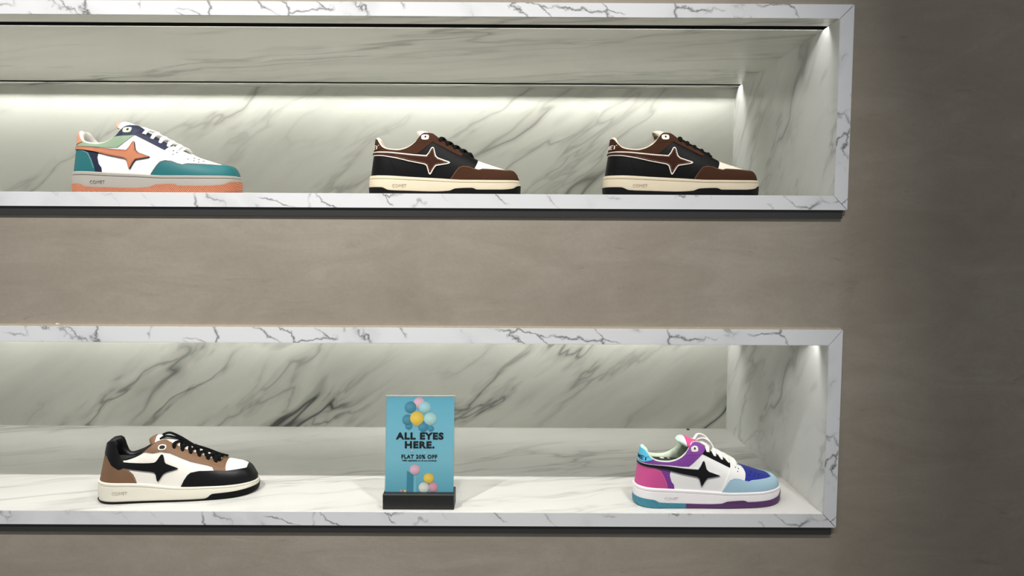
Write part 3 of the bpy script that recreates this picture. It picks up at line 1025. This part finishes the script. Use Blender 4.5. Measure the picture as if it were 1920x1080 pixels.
# --- low court shoe
def sneaker_b(label, loc, rz):
    f = FORM_B
    t = thing('sneaker', label, 'sneaker', loc, rz)
    MID = rubber('ivory_rubber', rgb(226, 222, 206)); TXT = rubber('ivory_rubber_shaded_letter', rgb(186, 182, 166))
    TAN = leather('brown_leather', rgb(122, 92, 68), .55)
    BK = leather('glossy_black_leather', rgb(13, 13, 15), .36)
    IV = leather('ivory_leather', rgb(240, 236, 226))
    sole(f, t, MID, BLACKR, TXT, 345)
    ins = upper_shell(f, t, IV, BK, plain('black_insole', rgb(38, 38, 38), .9), 229, rim_to=132, rim=3.2, thick=11, ins_z=84.0)
    lg = [Vector((x, y, 84.5 - .08 * x)) for x, y in disc(66, 6, 9, 3, 14, 3)]
    put('insole_print', (lg, [tuple(range(len(lg)))]), plain('insole_print', rgb(220, 220, 216), .8), ins, False)
    panel(f, 'toe_box', [(222, 20), (285, 20), (285, 90), (222, 110)], .4, IV, t)
    ct = panel(f, 'heel_counter', Bl((40, 700), (60, 180), (190, 190), (212, 300), (235, 385), (315, 445), (430, 485), (480, 530), (505, 580), (522, 640), (530, 690)), 1.1, TAN, t)
    for s in (-1, 1): put('stitching', dashes(f, Bl((228, 392), (312, 452), (425, 492), (473, 537), (498, 585), (512, 630)), 1.1, s, 1.6, 1.8, .6), fabric('sand_thread', rgb(190, 165, 135)), ct, False)
    panel(f, 'collar_panel', [(-3, 104), (-3, 130), (40, 130), (44, 96), (50, 86), (50, 68), (42, 67), (30, 76), (20, 92)], 1.9, BK, t)
    for s in (-1, 1):
        panel(f, 'star_stripe', chaikin(Bl((318, 385), (400, 398), (560, 412), (700, 413), (735, 398), (775, 330), (795, 316), (812, 335), (825, 412), (850, 430), (965, 474), (972, 482), (960, 488), (842, 520), (806, 545), (765, 612), (752, 622), (742, 610), (730, 535), (705, 512), (560, 494), (420, 470), (318, 442))), 2.4, BK, t, (s,), 4)
        es = panel(f, 'eyestay', [(83, 96), (83, 150), (237, 150), (239, 75)] + Bl((1480, 440), (1490, 492), (1362, 500), (1340, 458), (1280, 440), (1100, 402), (1000, 362), (870, 303), (780, 287), (690, 302), (610, 288)), 1.2, TAN, t, (s,))
        ex, ez = 121.5, 105.0
        panel(f, 'eyelet', disc(ex, ez, 7.4, 4.6, 16, 2.6), 1.9, IV, es, (s,), 3)
        panel(f, 'eyelet_hole', disc(ex + .3, ez, 5.2, 3.0, 14, 2.6), 2.5, DARK, es, (s,), 3)
        put('stitching', dashes(f, Bl((620, 296), (690, 310), (780, 295), (866, 312), (995, 371), (1098, 411), (1276, 449)), 0.1, s, 1.4, 2.0, .6), fabric('sand_thread', rgb(190, 165, 135)), es, False)
    ov = panel(f, 'toe_overlay', Bl((990, 720), (1005, 684), (1040, 612), (1075, 558), (1110, 528), (1200, 507), (1350, 498), (1500, 486), (1600, 458), (1660, 434), (1705, 408)) + [(279, 62), (281, 75), (300, 75), (300, 15), (235, 18)], 1.8, BK, t)
    for s in (-1, 1): put('stitching', dashes(f, Bl((1015, 684), (1049, 618), (1083, 566), (1116, 537), (1203, 516), (1350, 507), (1500, 495), (1600, 468)), 1.8, s, 1.4, 1.9, .5), fabric('charcoal_thread', rgb(60, 60, 60)), ov, False)
    tongue(f, t, IV, TAN, [(226, 66), (205, 77), (180, 90), (158, 102), (140, 110), (124, 116), (112, 120), (102, 120), (94, 115)], 25, 7)
    laces(f, t, BLACKF, [142, 157, 172, 188, 204, 219], 4.4, 2.8, 5.5, 9)
    for lp in ([(114, -12, 118), (124, -10, 123), (138, -2, 118), (152, 6, 110), (170, 6, 100)], [(116, 2, 123), (128, 8, 125), (146, 8, 116), (166, 2, 104), (186, -6, 93)], [(152, -8, 108), (172, 4, 99), (196, 10, 88), (220, 12, 76), (238, 14, 69)]):
        put('lace_end', tube_geo(smooth_path(lp, 6), 4.4, 2.2, 8), BLACKF, t, True, 60)
    return t
s4 = sneaker_b('black, ivory and brown court sneaker in the lower niche', (0, 0, LZ), 0)

def pose(o, px, py, z, rz, size, tall=1.0):
    """Stand a shoe with the middle of its sole at (px, py)."""
    rz = math.radians(rz)
    c, s_ = math.cos(rz) * .150 * size, math.sin(rz) * .150 * size
    o.location = (px - c, py - s_, z)
    o.rotation_euler = (0, 0, rz)
    o.scale = (size, size, size * tall)
pose(s1, -.6649, .085, UZ, -3, 1.04, .94)
pose(b1, -.1269, .1292, UZ, 0, .965, .975)
pose(b2, .3227, .0937, UZ, 0, .965, .955)
pose(s4, -.6389, .0925, LZ, 12, .957)
pose(s5, .3793, .0700, LZ, 5, .9406, .96)

# ------------------------------------------------------------------ counter sign
def sign():
    t = thing('sign_holder', 'small upright acrylic sign reading ALL EYES HERE on a black block', 'sign', (-.1680, .012, LZ), 0)
    W, Hh, BD, BH = .127, .178, .046, .0285
    bk = plain('black_wood', rgb(30, 29, 29), .55, .3, 300, .1)
    bw = .0655
    b = .0012
    # block with softened edges
    prof = [(b, 0), (BD - b, 0), (BD, b), (BD, BH - b), (BD - b, BH), (b, BH), (0, BH - b), (0, b)]
    n = len(prof)
    V = [(-bw, y, z) for y, z in prof] + [(bw, y, z) for y, z in prof]
    F = [tuple(range(n)), tuple(range(2 * n - 1, n - 1, -1))] + [((i + 1) % n, i, i + n, (i + 1) % n + n) for i in range(n)]
    mesh_obj('base', V, F, bk, t)
    lean = math.radians(8)
    def P(x, z, o):          # point on the leaning sheet: x across, z up the sheet, o towards the viewer
        return Vector((x, .014 + z * math.sin(lean) - o * math.cos(lean), BH - .004 + z * math.cos(lean) + o * math.sin(lean)))
    def slab(name, poly, o0, o1, mat, parent):
        n = len(poly)
        V = [P(x, z, o1) for x, z in poly] + [P(x, z, o0) for x, z in poly]
        F = [tuple(range(n)), tuple(range(2 * n - 1, n - 1, -1))] + [(i, i + n, (i + 1) % n + n, (i + 1) % n) for i in range(n)]
        return mesh_obj(name, V, F, mat, parent)
    zb, zt = 0.0, Hh + .004
    # poster paper with a soft printed gradient
    pm = NT('poster_print')
    tc = pm.n('ShaderNodeTexCoord').outputs['Generated']
    sp = pm.n('ShaderNodeSeparateXYZ'); pm.l(tc, sp.inputs[0])
    pm.l(pm.ramp(sp.outputs[2], [(0.0, rgb(84, 160, 180)), (0.35, rgb(122, 188, 204)), (0.7, rgb(116, 186, 206)), (1.0, rgb(96, 172, 194))]), pm.p.inputs['Base Color'])
    pm.p.inputs['Roughness'].default_value = .6
    poster = slab('poster', [(-W / 2, zb), (W / 2, zb), (W / 2, zt - .003), (-W / 2, zt - .003)], -.0004, 0, pm.m, t)
    # clear acrylic sheet in front and behind
    ac = NT('clear_acrylic')
    nt = ac.t
    tr = ac.n('ShaderNodeBsdfTransparent'); tr.inputs[0].default_value = (.97, .985, .985, 1)
    gl = ac.n('ShaderNodeBsdfGlossy'); gl.inputs['Roughness'].default_value = .03
    lw = ac.n('ShaderNodeLayerWeight'); lw.inputs[0].default_value = .5
    fr = ac.math('ADD', ac.math('MULTIPLY', ac.math('POWER', lw.outputs['Facing'], 5.0), .6), .035)
    mx = ac.n('ShaderNodeMixShader')
    ac.l(fr, mx.inputs[0]); ac.l(tr.outputs[0], mx.inputs[1]); ac.l(gl.outputs[0], mx.inputs[2])
    ac.l(mx.outputs[0], nt.nodes['Material Output'].inputs[0])
    slab('acrylic_sheet', [(-W / 2 - .0012, zb), (W / 2 + .0012, zb), (W / 2 + .0012, zt), (-W / 2 - .0012, zt)], .0012, .0030, ac.m, t)
    slab('acrylic_sheet', [(-W / 2 - .0012, zb), (W / 2 + .0012, zb), (W / 2 + .0012, zt), (-W / 2 - .0012, zt)], -.0030, -.0012, ac.m, t)
    slab('top_edge', [(-W / 2 - .0012, zt - .0012), (W / 2 + .0012, zt - .0012), (W / 2 + .0012, zt + .0004), (-W / 2 - .0012, zt + .0004)], -.0012, .0012, plain('frosted_edge', rgb(200, 224, 226), .3), t)
    def q(X, Y):             # print layout: measured on the poster, top left (100, 65) to bottom right (712, 890)
        return ((X - 407) / 612 * W, zt - .003 - (Y - 68) / 820 * (Hh - .002))
    def balloon_mat(name, c):
        m = NT(name)
        tc = m.n('ShaderNodeTexCoord').outputs['Generated']
        vm = m.n('ShaderNodeVectorMath', operation='DISTANCE'); vm.inputs[1].default_value = (.36, .5, .64)
        m.l(tc, vm.inputs[0])
        hi_ = tuple(min(1, v * 1.12 + .04) for v in c[:3]) + (1,); lo_ = tuple(v * .62 for v in c[:3]) + (1,)
        m.l(m.ramp(vm.outputs['Value'], [(0.0, hi_), (.35, c), (.85, lo_)]), m.p.inputs['Base Color'])
        m.p.inputs['Roughness'].default_value = .6
        return m.m
    bm = {k: balloon_mat('print_' + k, v) for k, v in dict(pink=rgb(226, 178, 194), sea=rgb(66, 138, 160), mint=rgb(164, 208, 212), yellow=rgb(236, 198, 74), pale=rgb(178, 216, 212), white=rgb(222, 220, 210), rose=rgb(220, 150, 168), deep=rgb(58, 140, 168)).items()}
    lay = [0.00005]
    def art(name, poly, mat):
        lay[0] += .00003
        return slab(name, poly, lay[0] - .00002, lay[0], mat, poster)
    pale = plain('print_string', rgb(134, 192, 206), .6)
    for X in (335, 375, 400, 485):
        a = q(X, 330); c = q(X, 700)
        art('printed_string', [(a[0] - .00012, c[1]), (a[0] + .00012, c[1]), (a[0] + .00012, a[1]), (a[0] - .00012, a[1])], pale)
    def ball(X, Y, R, k, tail=False):
        rr = R / 612 * W
        pts = disc(*q(X, Y), rr, rr, 28)
        if tail:
            pts = [(x, z - (rr * .16 if z < q(X, Y)[1] - rr * .93 else 0)) for x, z in pts]
        art('printed_balloon', pts, bm[k])
    for a in ((305, 318, 34, 'deep'), (505, 340, 27, 'deep'), (435, 322, 48, 'deep', True), (395, 118, 50, 'pink'), (318, 157, 53, 'sea'), (293, 265, 48, 'sea'), (447, 157, 53, 'mint'), (497, 255, 57, 'pale'), (377, 250, 62, 'yellow', True)): ball(*a)
    art('printed_box', [q(293, 888), q(355, 888), q(355, 742), q(295, 700)], plain('print_box_dark', rgb(52, 130, 154), .6))
    art('printed_box', [q(355, 888), q(380, 888), q(380, 738), q(355, 742)], plain('print_box_light', rgb(112, 182, 200), .6))
    for a in ((365, 692, 46, 'pink'), (490, 765, 46, 'yellow'), (532, 840, 41, 'rose'), (447, 845, 46, 'white'), (245, 873, 11, 'rose'), (280, 876, 12, 'yellow'), (336, 533, 9, 'pink'), (455, 548, 9, 'mint')): ball(*a)
    ink = plain('print_ink', rgb(6, 10, 18), .7, 0, 200, 0, .1)
    def words(s_, x0, x1, y0, y1, bold, sp_=1.0):
        a, c = q(x0, y1), q(x1, y0)
        V, F = text_geo(s_, c[1] - a[1], c[0] - a[0], bold, sp_)
        cx = (a[0] + c[0]) / 2
        o1 = lay[0] + .00004
        W_, G = extrude_map(V, F, lambda x, y, o: P(cx + x, a[1] + y, o), .00002, o1)
        mesh_obj('printed_words', W_, G, ink, poster)
    words('ALL EYES', 190, 619, 373, 434, .046, 1.14)
    words('HERE.', 272, 538, 449, 510, .046, 1.14)
    words('FLAT 20% OFF', 243, 564, 564, 598, .028, 1.12)
    words('*offer applicable on all our products', 247, 559, 607, 624, .006)
    return t
sign()

# ------------------------------------------------------------------ small debris
def chip(loc, s_, mat, label):
    V = [(-1, -.6, 0), (.2, -.8, 0), (1, -.2, 0), (.7, .6, 0), (-.5, .7, 0), (-.7, -.3, .7), (.3, -.4, .9), (.5, .3, .6), (-.4, .4, .8)]
    F = [(4, 3, 2, 1, 0), (0, 1, 6, 5), (1, 2, 7, 6), (2, 3, 7), (3, 4, 8, 7), (4, 0, 5, 8), (5, 6, 7, 8)]
    o = mesh_obj('debris_chip', [(a * s_, b * s_, c * s_ * .8) for a, b, c in V], F, mat)
    o.location = loc
    o['label'] = label; o['category'] = 'debris'
chip((.469, DEP - .010, LZ), .0055, plain('brown_chip', rgb(96, 70, 52), .8), 'tiny brown chip on the lower niche floor near its back right corner')
chip((-.815, .0055, NICHES['lower']['ot'] + .0032), .0032, plain('pale_chip', rgb(222, 200, 176), .8), 'tiny pale plaster crumb on top of the lower niche frame')
